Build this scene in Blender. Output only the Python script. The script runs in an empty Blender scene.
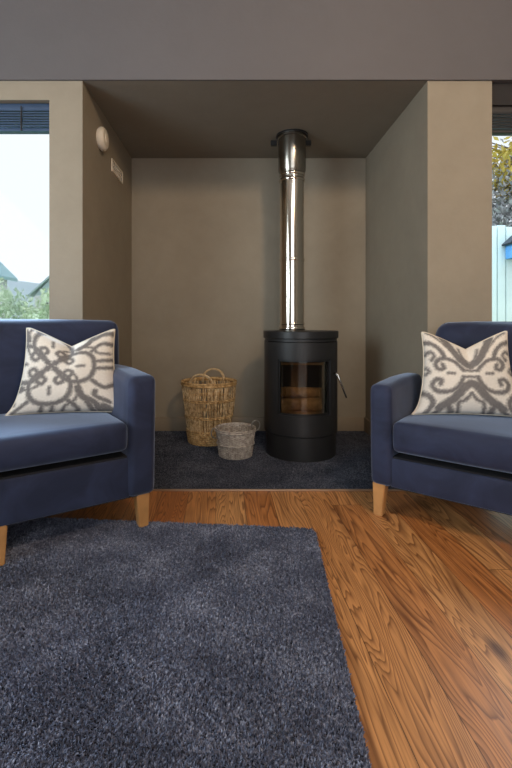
import bpy, bmesh, math, random
import numpy as np
from mathutils import Vector, Matrix

random.seed(7)
rng = np.random.default_rng(7)
SC = bpy.context.scene
COL = SC.collection
R = math.radians

# ------------------------------------------------------------------ camera
cam_d = bpy.data.cameras.new('camera')
cam_d.sensor_width = 36.0
cam_d.lens = 20.625
cam_d.shift_x = 0.0273
cam_d.shift_y = -0.082
cam_d.clip_start = 0.02
cam_d.clip_end = 500
cam = bpy.data.objects.new('camera', cam_d)
cam.location = (0, 0, 0.9)
cam.rotation_euler = (R(90), 0, 0)
COL.objects.link(cam)
SC.camera = cam

# ------------------------------------------------------------------ world, lights, exposure
SC.view_settings.view_transform = 'Standard'
SC.view_settings.look = 'None'
SC.view_settings.gamma = 1.0
SC.view_settings.use_curve_mapping = False
SC.view_settings.exposure = 0.0

world = bpy.data.worlds.new('overcast_sky')
SC.world = world
world.use_nodes = True
bg = world.node_tree.nodes['Background']
bg.inputs['Color'].default_value = (0.87, 0.94, 1.0, 1)
bg.inputs['Strength'].default_value = 1.1


def area(name, loc, target, sx, sy, power, color, spread=180):
    d = bpy.data.lights.new(name, 'AREA')
    d.shape = 'RECTANGLE'
    d.size, d.size_y = sx, sy
    d.energy = power
    d.color = color
    d.spread = R(spread)
    o = bpy.data.objects.new(name, d)
    o.location = loc
    o.rotation_euler = (Vector(target) - Vector(loc)).to_track_quat('-Z', 'Z').to_euler()
    COL.objects.link(o)
    return o


# daylight through the tall gable glazing behind the camera, the windows beside the alcove and a ceiling lamp
area('daylight_gable', (0.2, -3.45, 2.0), (0.2, 2, 1.6), 2.9, 3.4, 56, (1.0, 0.98, 0.94))
area('daylight_side', (-2.68, 0.2, 1.45), (0.8, 2.6, 1.1), 1.5, 1.7, 60, (0.84, 0.96, 1.0))
area('daylight_window_left', (-2.0, 4.3, 3.75), (-1.0, 2.0, 0.7), 1.8, 1.4, 620, (0.52, 0.75, 1.0))
area('daylight_window_right', (2.5, 4.3, 3.75), (1.7, 2.0, 0.2), 1.8, 1.4, 140, (0.66, 0.88, 1.0))
area('ceiling_lamp', (0.98, 0.0, 2.75), (0.35, 2.8, 0.7), 0.32, 0.32, 30, (1.0, 0.70, 0.43))


# ------------------------------------------------------------------ helpers
def srgb(r, g, b):
    def f(c):
        c /= 255.0
        return c / 12.92 if c <= 0.04045 else ((c + 0.055) / 1.055) ** 2.4
    return (f(r), f(g), f(b), 1.0)


class N:
    """small node helper"""
    def __init__(self, name):
        self.m = bpy.data.materials.new(name)
        self.m.use_nodes = True
        self.t = self.m.node_tree
        self.b = self.t.nodes['Principled BSDF']

    def n(self, typ, **kw):
        nd = self.t.nodes.new(typ)
        for k, v in kw.items():
            if k.startswith('i_'):
                key = k[2:]
                key = int(key) if key.isdigit() else key
                nd.inputs[key].default_value = v
            else:
                setattr(nd, k, v)
        return nd

    def l(self, a, b):
        self.t.links.new(a, b)

    def math(self, op, a, b=None, c=None):
        nd = self.n('ShaderNodeMath', operation=op)
        for i, v in enumerate((a, b, c)):
            if v is None:
                continue
            if isinstance(v, (int, float)):
                nd.inputs[i].default_value = v
            else:
                self.l(v, nd.inputs[i])
        return nd.outputs[0]

    def mix(self, fac, a, b, blend='MIX'):
        nd = self.n('ShaderNodeMix', data_type='RGBA', blend_type=blend)
        for sock, v in ((nd.inputs[0], fac), (nd.inputs[6], a), (nd.inputs[7], b)):
            if isinstance(v, (int, float)):
                sock.default_value = v
            elif isinstance(v, tuple):
                sock.default_value = v
            else:
                self.l(v, sock)
        return nd.outputs[2]

    def ramp(self, fac, stops):
        nd = self.n('ShaderNodeValToRGB')
        e = nd.color_ramp.elements
        while len(e) < len(stops):
            e.new(0.5)
        for el, (p, c) in zip(e, stops):
            el.position = p
            el.color = c
        self.l(fac, nd.inputs[0])
        return nd.outputs[0]

    def coords(self, kind='Object', scale=(1, 1, 1), rot=(0, 0, 0)):
        tc = self.n('ShaderNodeTexCoord')
        mp = self.n('ShaderNodeMapping')
        mp.inputs['Scale'].default_value = scale
        mp.inputs['Rotation'].default_value = rot
        self.l(tc.outputs[kind], mp.inputs[0])
        return mp.outputs[0]

    def noise(self, vec, scale, detail=4, rough=0.55, dist=0.0):
        nd = self.n('ShaderNodeTexNoise')
        nd.inputs['Scale'].default_value = scale
        nd.inputs['Detail'].default_value = detail
        nd.inputs['Roughness'].default_value = rough
        nd.inputs['Distortion'].default_value = dist
        if vec is not None:
            self.l(vec, nd.inputs['Vector'])
        return nd.outputs['Fac']

    def bump(self, h, strength=0.3, dist=0.01):
        nd = self.n('ShaderNodeBump')
        nd.inputs['Strength'].default_value = strength
        nd.inputs['Distance'].default_value = dist
        self.l(h, nd.inputs['Height'])
        self.l(nd.outputs[0], self.b.inputs['Normal'])

    def set(self, **kw):
        for k, v in kw.items():
            s = self.b.inputs[k.replace('_', ' ')]
            if isinstance(v, (int, float, tuple)):
                s.default_value = v
            else:
                self.l(v, s)


def simple(name, color, rough=0.6, metal=0.0, var=0.12, scale=8.0, bump=0.0, bscale=60.0, **kw):
    k = N(name)
    v = k.coords()
    f = k.noise(v, scale, 4)
    c1 = tuple(min(1, c * (1 - var)) for c in color[:3]) + (1,)
    c2 = tuple(min(1, c * (1 + var)) for c in color[:3]) + (1,)
    k.set(Base_Color=k.ramp(f, [(0.3, c1), (0.7, c2)]), Roughness=rough, Metallic=metal)
    if bump:
        k.bump(k.noise(v, bscale, 3), bump, 0.004)
    for a, b in kw.items():
        k.b.inputs[a.replace('_', ' ')].default_value = b
    return k.m


def plaster(name, color, var=0.10):
    k = N(name)
    v = k.coords()
    f1 = k.noise(v, 1.6, 6, 0.62, 0.4)
    f2 = k.noise(v, 9.0, 5, 0.6)
    f = k.math('ADD', k.math('MULTIPLY', f1, 0.7), k.math('MULTIPLY', f2, 0.3))
    c1 = tuple(c * (1 - var) for c in color[:3]) + (1,)
    c2 = tuple(c * (1 + var) for c in color[:3]) + (1,)
    k.set(Base_Color=k.ramp(f, [(0.32, c1), (0.68, c2)]), Roughness=0.72)
    k.bump(k.noise(v, 22, 5, 0.6), 0.12, 0.01)
    return k.m


def glass_mat(name, gloss=0.08, tint=(1, 1, 1, 1)):
    k = N(name)
    tr = k.n('ShaderNodeBsdfTransparent')
    tr.inputs[0].default_value = tint
    gl = k.n('ShaderNodeBsdfGlossy')
    gl.inputs['Roughness'].default_value = 0.02
    fr = k.n('ShaderNodeFresnel')
    fr.inputs[0].default_value = 1.45
    mx = k.n('ShaderNodeMixShader')
    k.l(k.math('MULTIPLY', fr.outputs[0], gloss / 0.04), mx.inputs[0])
    k.l(tr.outputs[0], mx.inputs[1])
    k.l(gl.outputs[0], mx.inputs[2])
    out = [n for n in k.t.nodes if n.type == 'OUTPUT_MATERIAL'][0]
    k.l(mx.outputs[0], out.inputs[0])
    k.t.nodes.remove(k.b)
    return k.m


def link_mesh(name, me, mat=None, parent=None, smooth=False):
    if mat:
        me.materials.append(mat)
    if smooth:
        me.polygons.foreach_set('use_smooth', [True] * len(me.polygons))
    o = bpy.data.objects.new(name, me)
    COL.objects.link(o)
    if parent:
        o.parent = parent
    return o


def obj(name, bm, mat=None, parent=None, smooth=False):
    bmesh.ops.recalc_face_normals(bm, faces=bm.faces)
    me = bpy.data.meshes.new(name)
    bm.to_mesh(me)
    bm.free()
    return link_mesh(name, me, mat, parent, smooth)


def tag(o, label, cat, group=None):
    o['label'] = label
    o['category'] = cat
    if group:
        o['group'] = group
    return o


def struct(o):
    o['kind'] = 'structure'
    return o


def thing(name, label, cat, loc=(0, 0, 0), rz=0.0, group=None):
    o = bpy.data.objects.new(name, None)
    o.empty_display_size = 0.1
    o.location = loc
    o.rotation_euler = (0, 0, rz)
    COL.objects.link(o)
    return tag(o, label, cat, group)


def add_box(bm, x0, x1, y0, y1, z0, z1):
    vs = [bm.verts.new((x, y, z)) for z in (z0, z1) for y in (y0, y1) for x in (x0, x1)]
    for f in ((0, 2, 3, 1), (4, 5, 7, 6), (0, 1, 5, 4), (2, 6, 7, 3), (0, 4, 6, 2), (1, 3, 7, 5)):
        bm.faces.new([vs[i] for i in f])
    return vs


def box(name, x0, x1, y0, y1, z0, z1, mat, parent=None, bevel=0.0, seg=2, fn=None):
    bm = bmesh.new()
    add_box(bm, x0, x1, y0, y1, z0, z1)
    if bevel:
        bmesh.ops.bevel(bm, geom=list(bm.edges), offset=bevel, segments=seg, profile=0.5, affect='EDGES', clamp_overlap=True)
    if fn:
        for v in bm.verts:
            v.co = Vector(fn(*v.co))
    return obj(name, bm, mat, parent, smooth=bool(bevel))


def soft_box(name, x0, x1, y0, y1, z0, z1, mat, parent, bevel=0.04, puff=0.015, fn=None, cuts=10):
    """upholstered block: rounded, faces slightly domed"""
    bm = bmesh.new()
    add_box(bm, x0, x1, y0, y1, z0, z1)
    bmesh.ops.bevel(bm, geom=list(bm.edges), offset=bevel, segments=5, profile=0.5, affect='EDGES', clamp_overlap=True)
    long_e = [e for e in bm.edges if e.calc_length() > bevel * 1.2]
    bmesh.ops.subdivide_edges(bm, edges=long_e, cuts=cuts, use_grid_fill=True)
    cx, cy, cz = (x0 + x1) / 2, (y0 + y1) / 2, (z0 + z1) / 2
    hx, hy, hz = (x1 - x0) / 2, (y1 - y0) / 2, (z1 - z0) / 2
    for v in bm.verts:
        x, y, z = v.co
        a, b, c = (x - cx) / hx, (y - cy) / hy, (z - cz) / hz
        v.co.x += puff * a * (1 - b * b) * (1 - c * c)
        v.co.y += puff * b * max(0, 1 - a * a) ** .6 * (1 - c * c)
        v.co.z += puff * c * max(0, 1 - a * a) ** .6 * max(0, 1 - b * b) ** .6
        if fn:
            v.co = Vector(fn(*v.co))
    return obj(name, bm, mat, parent, smooth=True)


def add_tube(bm, pts, r, sides=6, closed=False):
    pts = [Vector(p) for p in pts]
    n = len(pts)
    rings = []
    rr = r if isinstance(r, (list, tuple)) else [r] * n
    ref = None
    for i in range(n):
        if closed:
            d = pts[(i + 1) % n] - pts[i - 1]
        else:
            d = pts[min(i + 1, n - 1)] - pts[max(i - 1, 0)]
        d.normalize()
        if ref is None:
            ref = Vector((0, 0, 1)) if abs(d.z) < 0.9 else Vector((1, 0, 0))
        u = (ref - d * ref.dot(d))
        if u.length < 1e-5:
            u = d.orthogonal()
        u.normalize()
        ref = u
        w = d.cross(u)
        rings.append([bm.verts.new(pts[i] + (u * math.cos(2 * math.pi * k / sides) + w * math.sin(2 * math.pi * k / sides)) * rr[i]) for k in range(sides)])
    m = n if closed else n - 1
    for i in range(m):
        a, b = rings[i], rings[(i + 1) % n]
        for k in range(sides):
            bm.faces.new((a[k], a[(k + 1) % sides], b[(k + 1) % sides], b[k]))
    if not closed:
        bm.faces.new(rings[0][::-1])
        bm.faces.new(rings[-1])


def add_lathe(bm, prof, seg=64, cx=0, cy=0):
    """revolve a closed-end profile [(r, z)...] about z"""
    rings = []
    for r, z in prof:
        if r < 1e-6:
            rings.append([bm.verts.new((cx, cy, z))])
        else:
            rings.append([bm.verts.new((cx + r * math.cos(2 * math.pi * k / seg), cy + r * math.sin(2 * math.pi * k / seg), z)) for k in range(seg)])
    for a, b in zip(rings, rings[1:]):
        for k in range(seg):
            j = (k + 1) % seg
            if len(a) == 1 and len(b) == 1:
                continue
            if len(a) == 1:
                bm.faces.new((a[0], b[j], b[k]))
            elif len(b) == 1:
                bm.faces.new((a[k], a[j], b[0]))
            else:
                bm.faces.new((a[k], a[j], b[j], b[k]))


def lathe(name, prof, mat, parent=None, seg=64, cx=0, cy=0, sharp=True):
    bm = bmesh.new()
    add_lathe(bm, prof, seg, cx, cy)
    o = obj(name, bm, mat, parent, smooth=True)
    if sharp:
        o.data.set_sharp_from_angle(angle=R(35))
    return o


def circle(cx, cy, z, r, n=48):
    return [(cx + r * math.cos(2 * math.pi * i / n), cy + r * math.sin(2 * math.pi * i / n), z) for i in range(n)]


def poly_prism(name, pts, y0, y1, mat, parent=None):
    """polygon in XZ extruded along y"""
    bm = bmesh.new()
    a = [bm.verts.new((x, y0, z)) for x, z in pts]
    b = [bm.verts.new((x, y1, z)) for x, z in pts]
    bm.faces.new(a)
    bm.faces.new(b[::-1])
    for i in range(len(pts)):
        j = (i + 1) % len(pts)
        bm.faces.new((a[i], b[i], b[j], a[j]))
    return obj(name, bm, mat, parent)


# ------------------------------------------------------------------ materials
M_wall = plaster('clay_plaster', srgb(155, 146, 131))
M_wall_alc = M_wall
M_bulk = plaster('grey_plaster', srgb(100, 98, 102), 0.05)
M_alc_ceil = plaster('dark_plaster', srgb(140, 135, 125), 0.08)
M_ceil = plaster('room_ceiling_paint', srgb(215, 210, 204), 0.03)
M_base = simple('baseboard_paint', srgb(150, 138, 122), 0.5, var=0.05)

# oak boards
k = N('oak_floorboards')
v = k.coords('Object', rot=(0, 0, R(-1.8)))
sep = k.n('ShaderNodeSeparateXYZ')
k.l(v, sep.inputs[0])
BW = 0.142
u = k.math('DIVIDE', k.math('ADD', sep.outputs[0], 0.0275), BW)
iu = k.math('FLOOR', u)
fu = k.math('FRACT', u)
wn = k.n('ShaderNodeTexWhiteNoise', noise_dimensions='1D')
k.l(iu, wn.inputs['W'])
rnd = wn.outputs['Value']
yy = k.math('ADD', sep.outputs[1], k.math('MULTIPLY', rnd, 37.0))
iy = k.math('FLOOR', k.math('DIVIDE', yy, 2.3))
fy = k.math('FRACT', k.math('DIVIDE', yy, 2.3))
wn2 = k.n('ShaderNodeTexWhiteNoise', noise_dimensions='2D')
cmb0 = k.n('ShaderNodeCombineXYZ')
k.l(iu, cmb0.inputs[0])
k.l(iy, cmb0.inputs[1])
k.l(cmb0.outputs[0], wn2.inputs['Vector'])
rb = wn2.outputs['Value']
cmb = k.n('ShaderNodeCombineXYZ')
k.l(k.math('MULTIPLY', sep.outputs[0], 9.0), cmb.inputs[0])
k.l(k.math('MULTIPLY', yy, 0.9), cmb.inputs[1])
k.l(k.math('MULTIPLY', rb, 50.0), cmb.inputs[2])
contour = k.noise(cmb.outputs[0], 0.75, 3.0, 0.42, 0.5)
saw = k.math('FRACT', k.math('MULTIPLY', contour, 36.0))
ringm = k.math('MULTIPLY', k.math('POWER', saw, 2.6), k.ramp(k.math('SUBTRACT', 1.0, saw), [(0.0, (0, 0, 0, 1)), (0.12, (1, 1, 1, 1))]))
cmb2 = k.n('ShaderNodeCombineXYZ')
k.l(k.math('MULTIPLY', sep.outputs[0], 150.0), cmb2.inputs[0])
k.l(k.math('MULTIPLY', yy, 5.0), cmb2.inputs[1])
k.l(k.math('MULTIPLY', rb, 20.0), cmb2.inputs[2])
fine = k.noise(cmb2.outputs[0], 1.0, 4, 0.6)
blot = k.noise(cmb.outputs[0], 1.3, 3, 0.5)
base = k.ramp(rb, [(0.0, srgb(184, 116, 64)), (0.45, srgb(200, 132, 76)), (1.0, srgb(220, 162, 104))])
dark = k.mix(k.math('MULTIPLY', ringm, 1.0), base, srgb(88, 44, 20))
dark = k.mix(k.math('MULTIPLY', k.ramp(fine, [(0.35, (1, 1, 1, 1)), (0.62, (0, 0, 0, 1))]), 0.35), dark, srgb(96, 54, 26))
dark = k.mix(k.ramp(blot, [(0.25, (0.55, 0.55, 0.55, 1)), (0.42, (0, 0, 0, 1))]), dark, srgb(84, 44, 22))
vor = k.n('ShaderNodeTexVoronoi')
vor.inputs['Scale'].default_value = 1.0
cmb3 = k.n('ShaderNodeCombineXYZ')
k.l(k.math('MULTIPLY', sep.outputs[0], 6.5), cmb3.inputs[0])
k.l(k.math('MULTIPLY', yy, 2.6), cmb3.inputs[1])
k.l(k.math('MULTIPLY', rb, 31.0), cmb3.inputs[2])
k.l(cmb3.outputs[0], vor.inputs['Vector'])
dark = k.mix(k.ramp(vor.outputs['Distance'], [(0.06, (0.8, 0.8, 0.8, 1)), (0.17, (0, 0, 0, 1))]), dark, srgb(70, 36, 18))
seam = k.math('MAXIMUM', k.math('LESS_THAN', fu, 0.016), k.math('LESS_THAN', fy, 0.0012))
dark = k.mix(k.math('MULTIPLY', seam, 0.75), dark, srgb(48, 27, 14))
k.set(Base_Color=dark, Roughness=k.math('MULTIPLY_ADD', fine, 0.16, 0.33))
k.b.inputs['Specular IOR Level'].default_value = 0.4
k.bump(k.math('SUBTRACT', k.math('MULTIPLY', fine, 0.25), seam), 0.22, 0.003)
M_floor = k.m


def velvet(name, col, sheen, tint):
    k = N(name)
    v = k.coords()
    f1 = k.noise(v, 5.0, 4, 0.55, 1.2)
    f2 = k.noise(v, 420.0, 2, 0.5)
    c1 = tuple(c * 0.75 for c in col[:3]) + (1,)
    c2 = tuple(c * 1.25 for c in col[:3]) + (1,)
    k.set(Base_Color=k.ramp(f1, [(0.35, c1), (0.65, c2)]), Roughness=0.62)
    k.b.inputs['Sheen Weight'].default_value = sheen
    k.b.inputs['Sheen Roughness'].default_value = 0.4
    k.b.inputs['Sheen Tint'].default_value = tint
    k.b.inputs['Specular IOR Level'].default_value = 0.2
    k.bump(f2, 0.15, 0.002)
    return k.m


M_velvet = velvet('navy_velvet', srgb(44, 51, 76), 0.7, (0.62, 0.74, 1.0, 1))
M_leg = simple('oak_leg', srgb(190, 140, 88), 0.42, var=0.14, scale=14)
M_under = simple('black_lining_and_gap_shade', srgb(24, 25, 32), 0.9)  # lining of the underside, also the painted shade below the seat cushion

# shag colours vary tuft by tuft
def shag(name, c_lo, c_mid, c_hi):
    k = N(name)
    v = k.coords()
    f = k.noise(v, 130.0, 2, 0.6)
    g = k.noise(v, 5.0, 3, 0.6)
    fac = k.math('ADD', k.math('MULTIPLY', f, 0.66), k.math('MULTIPLY', g, 0.34))
    k.set(Base_Color=k.ramp(fac, [(0.33, c_lo), (0.5, c_mid), (0.68, c_hi)]), Roughness=0.85)
    k.b.inputs['Specular IOR Level'].default_value = 0.15
    k.b.inputs['Sheen Weight'].default_value = 0.25
    k.b.inputs['Sheen Tint'].default_value = (0.75, 0.82, 1, 1)
    return k.m


M_rug = shag('navy_shag', srgb(54, 58, 75), srgb(100, 105, 126), srgb(174, 178, 196))
M_rug_base = simple('rug_backing', srgb(40, 44, 60), 0.95)
M_carpet = shag('dark_hearth_carpet', srgb(34, 36, 46), srgb(58, 62, 76), srgb(116, 120, 132))
M_steel_black = simple('matt_black_steel', srgb(44, 45, 48), 0.42, 0.3, var=0.08, bump=0.05, bscale=400)
M_top_black = simple('black_top_plate', srgb(40, 41, 44), 0.36, 0.3, var=0.08)
k = N('polished_stainless')
v = k.coords('Object', scale=(1, 1, 0.15))
k.set(Base_Color=(0.70, 0.66, 0.60, 1), Metallic=1.0, Roughness=k.math('MULTIPLY_ADD', k.noise(v, 30, 3), 0.05, 0.10))
M_inox = k.m
M_inox_dull = simple('dull_stainless', (0.34, 0.32, 0.29, 1), 0.22, 1.0, var=0.06)
M_chrome = simple('satin_chrome', (0.75, 0.74, 0.72, 1), 0.18, 1.0, var=0.03)
M_brick = simple('vermiculite', srgb(190, 150, 104), 0.9, var=0.2, scale=20, bump=0.3)
M_soot = simple('sooty_lining', srgb(60, 52, 46), 0.9, var=0.25)
M_log = simple('split_log_wood', srgb(214, 168, 110), 0.85, var=0.3, scale=30, bump=0.4, bscale=40)
M_bark = simple('log_bark', srgb(160, 122, 80), 0.9, var=0.3, scale=30, bump=0.6, bscale=40)
M_glass = glass_mat('window_glass', 0.004)
M_stove_glass = glass_mat('stove_glass', 0.05, (0.80, 0.78, 0.74, 1))
M_white = simple('warm_white_plastic', srgb(236, 228, 214), 0.45, var=0.03)
M_vent_dark = simple('vent_shadow_gap', srgb(30, 27, 24), 0.8)
M_blind = simple('blue_grey_blind', srgb(62, 84, 116), 0.4, 0.2, var=0.08)
M_blind_dark = simple('charcoal_blind', srgb(42, 40, 42), 0.5, var=0.06)
M_frame = simple('dark_window_frame', srgb(52, 52, 56), 0.45, var=0.05)
M_sill = simple('painted_sill', srgb(190, 186, 178), 0.5, var=0.04)
M_metal_strip = simple('pale_threshold_metal', srgb(176, 150, 128), 0.35, 0.6, var=0.05)

# wicker
def wicker(name, a, b, c):
    k = N(name)
    v = k.coords()
    f = k.noise(v, 38.0, 3, 0.7)
    k.set(Base_Color=k.ramp(f, [(0.3, a), (0.5, b), (0.7, c)]), Roughness=0.6)
    return k.m


M_wick = wicker('golden_wicker', srgb(140, 104, 60), srgb(198, 162, 110), srgb(230, 202, 154))
M_wick_dark = wicker('brown_wicker', srgb(126, 96, 62), srgb(204, 174, 130), srgb(240, 218, 180))
M_wick_pale = wicker('pale_wicker', srgb(186, 156, 112), srgb(212, 186, 146), srgb(232, 210, 174))
M_wick_grey = wicker('whitewashed_wicker', srgb(138, 128, 122), srgb(182, 174, 167), srgb(220, 214, 208))
M_wire = simple('grey_wire', srgb(150, 148, 142), 0.4, 0.6, var=0.05)

# ------------------------------------------------------------------ room shell
YF = 2.44           # front face of the piers
YB = 3.60           # alcove back wall
XL, XR = -0.846, 1.068
ZC = 2.232
PL, PR = -1.03, 1.425          # outer edges of the two piers
RX0, RX1, RY0 = -2.75, 3.15, -3.6
EAVE, APEX, AX = 3.0, 4.9, 0.15
WY = 2.54                       # window plane

bm = bmesh.new()
add_box(bm, RX0 - .2, RX1 + .2, RY0 - .2, YF + .18, -0.12, 0.0)
add_box(bm, PL, PR, YF + .18, YB + .15, -0.12, 0.0)
struct(obj('floor', bm, M_floor))

# alcove
struct(box('wall_alcove_back', PL, PR, YB, YB + 0.15, 0, ZC + .3, M_wall_alc))
struct(box('wall_alcove_left', PL, XL, YF, YB, 0, ZC, M_wall_alc))        # left pier and its return
struct(box('wall_alcove_right', XR, PR, YF, YB, 0, ZC, M_wall_alc))       # right pier and its return
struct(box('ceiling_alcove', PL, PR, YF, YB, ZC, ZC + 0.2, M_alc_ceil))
# wall over the windows and alcove, set a little proud of the piers
gz = lambda x: EAVE + (APEX - EAVE) * (1 - abs(x - AX) / (RX1 - AX if x > AX else AX - RX0))
struct(poly_prism('wall_front', [(RX0, ZC), (RX1, ZC), (RX1, EAVE), (AX, APEX), (RX0, EAVE)], YF - .012, YF, M_bulk))
# window openings
ZHL = 2.126       # head of the left window
struct(box('wall_left_window_head', RX0, PL, YF, YF + .18, ZHL, ZC, M_wall))
struct(box('wall_left_window_below', RX0, PL, YF, YF + .18, 0, 0.42, M_wall))
struct(box('wall_right_window_head', PR, RX1, YF + .001, YF + .18, ZC, EAVE, M_bulk))
struct(box('wall_left_window_lintel', RX0, PL, YF + .001, YF + .18, ZC, EAVE, M_bulk))
struct(box('wall_right_corner', 2.95, RX1, YF, YF + .18, 0, ZC, M_wall))
struct(box('wall_left_corner', RX0, -2.55, YF, YF + .18, 0.42, ZHL, M_wall))
LY0, LY1, LZ0, LZ1 = -0.6, 1.0, 0.55, 2.35
bm = bmesh.new()
add_box(bm, RX0 - .15, RX0, RY0, LY0, 0, EAVE)
add_box(bm, RX0 - .15, RX0, LY1, YF + .18, 0, EAVE)
add_box(bm, RX0 - .15, RX0, LY0, LY1, 0, LZ0)
add_box(bm, RX0 - .15, RX0, LY0, LY1, LZ1, EAVE)
struct(obj('wall_left', bm, M_wall))
struct(box('wall_right', RX1, RX1 + .15, RY0, YF + .18, 0, EAVE, M_wall))
# rear gable wall with its tall glazed opening
gx0, gx1 = -1.4, 1.7
gtop = lambda x: 3.5 + 0.75 * (1 - abs(x - AX) / 1.55)
struct(poly_prism('wall_rear', [(RX0, 0), (gx0, 0), (gx0, gtop(gx0)), (AX, gtop(AX)), (gx1, gtop(gx1)), (gx1, 0), (RX1, 0), (RX1, EAVE), (AX, APEX), (RX0, EAVE)], RY0 - .15, RY0, M_wall))
# vaulted ceiling
bm = bmesh.new()
for (xa, za, xb, zb) in ((RX0 - .15, EAVE - .06, AX, APEX), (AX, APEX, RX1 + .15, EAVE - .06)):
    q = [(xa, za), (xb, zb), (xb, zb + .15), (xa, za + .15)]
    a = [bm.verts.new((x, RY0 - .15, z)) for x, z in q]
    b = [bm.verts.new((x, YF + .18, z)) for x, z in q]
    bm.faces.new(a)
    bm.faces.new(b)
    for i in range(4):
        bm.faces.new((a[i], a[(i + 1) % 4], b[(i + 1) % 4], b[i]))
struct(obj('ceiling', bm, M_ceil))

# skirting in the alcove
struct(box('baseboard_back', XL + .016, XR - .016, YB - .016, YB, 0, 0.115, M_base, bevel=0.003))
struct(box('baseboard_left', XL, XL + .016, YF + .02, YB, 0, 0.115, M_base, bevel=0.003))
struct(box('baseboard_right', XR - .016, XR, YF + .02, YB, 0, 0.115, M_base, bevel=0.003))

# windows
def window(name, x0, x1, z0, z1, sill=False):
    r = struct(bpy.data.objects.new(name, None))
    COL.objects.link(r)
    r.location = ((x0 + x1) / 2, WY, z0)
    ox, oy, oz = r.location
    bm = bmesh.new()
    w = 0.012
    hx = (x1 - x0) / 2
    h = z1 - z0
    add_box(bm, -hx, -hx + w, 0, .05, 0, h)
    add_box(bm, hx - w, hx, 0, .05, 0, h)
    add_box(bm, -hx + w, hx - w, 0, .05, 0, 0.04)
    add_box(bm, -hx + w, hx - w, 0, .05, h - .05, h)
    obj('window_frame', bm, M_frame, r)
    box('window_pane', -hx + w, hx - w, .022, .030, 0.04, h - .05, M_glass, r)
    if sill:
        box('window_sill', -hx, hx, -0.10, 0.0, -0.025, 0.0, M_sill, r)
    return r


window('window_1', -2.55, PL, 0.445, ZHL, sill=True)
window('window_2', PR, 2.95, 0.0, ZC)

# rear glazing frame
r = struct(bpy.data.objects.new('window_3', None))
COL.objects.link(r)
bm = bmesh.new()
for xx in (gx0 + .03, AX, gx1 - .03):
    add_box(bm, xx - .03, xx + .03, RY0 - .10, RY0 - .04, 0, gtop(xx) - 0.01)
add_box(bm, gx0, gx1, RY0 - .10, RY0 - .04, 2.15, 2.22)
obj('window_frame', bm, M_frame, r)
poly_prism('window_pane', [(gx0, 0), (gx1, 0), (gx1, gtop(gx1)), (AX, gtop(AX)), (gx0, gtop(gx0))], RY0 - .075, RY0 - .068, M_glass, r)

r = struct(bpy.data.objects.new('window_4', None))
COL.objects.link(r)
bm = bmesh.new()
for ya, yb, za, zb in ((LY0, LY0 + .05, LZ0, LZ1), (LY1 - .05, LY1, LZ0, LZ1), (LY0 + .05, LY1 - .05, LZ0, LZ0 + .05), (LY0 + .05, LY1 - .05, LZ1 - .05, LZ1)):
    add_box(bm, RX0 - .11, RX0 - .06, ya, yb, za, zb)
obj('window_frame', bm, M_frame, r)
box('window_pane', RX0 - .088, RX0 - .080, LY0 + .05, LY1 - .05, LZ0 + .05, LZ1 - .05, M_glass, r)

# blinds drawn up
def blind(name, label, x0, x1, ztop, zbot, y, mat, n):
    t = thing(name, label, 'window blind', ((x0 + x1) / 2, y, zbot))
    hx = (x1 - x0) / 2
    h = ztop - zbot
    box('head_rail', -hx, hx, -.018, .022, h - .035, h, mat, t, bevel=.003)
    pitch = (h - .055) / n
    for i in range(n):
        z = .018 + pitch * (i + .5)
        bm = bmesh.new()
        vs = []
        for a in range(5):
            yy_ = -.024 + .012 * a
            zz = z + .004 * (1 - ((a - 2) / 2) ** 2)
            vs.append([bm.verts.new((xx, yy_, zz + dz)) for dz in (0, pitch * .55) for xx in (-hx + .005, hx - .005)])
        for p, q in zip(vs, vs[1:]):
            bm.faces.new((p[0], p[1], q[1], q[0]))
            bm.faces.new((p[2], q[2], q[3], p[3]))
            bm.faces.new((p[0], q[0], q[2], p[2]))
            bm.faces.new((p[1], p[3], q[3], q[1]))
        bm.faces.new((vs[0][0], vs[0][2], vs[0][3], vs[0][1]))
        bm.faces.new((vs[-1][0], vs[-1][1], vs[-1][3], vs[-1][2]))
        obj('slat', bm, mat, t)
    box('bottom_rail', -hx, hx, -.022, .024, 0, .016, mat, t, bevel=.003)
    for xx in (hx - .16, -hx + .16):
        bm = bmesh.new()
        add_tube(bm, [(xx, -.028, .0), (xx, -.028, h - .02)], .004, 6)
        obj('cord', bm, M_frame, t)
    return t


blind('venetian_blind', 'blue-grey slatted blind drawn up over the left window beside the sofa', -2.54, PL - .006, ZHL - .004, 1.965, 2.488, M_blind, 7)
blind('venetian_blind', 'charcoal blind drawn up over the right window behind the armchair', PR + .006, 2.94, 2.105, 1.955, 2.488, M_blind_dark, 6)
struct(box('trim_1', PR, 2.95, YF + .02, WY, 2.108, ZC, M_blind_dark))

# hearth
bm = bmesh.new()
add_box(bm, XL + .0, XR - .0, 2.335, YB, 0.0, 0.004)
hc = tag(obj('hearth_carpet', bm, M_carpet), 'dark navy carpet covering the floor of the alcove under the stove', 'carpet')
struct(box('trim_2', XL - .01, XR + .01, 2.322, 2.335, 0, .010, M_metal_strip, bevel=.002))


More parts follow.
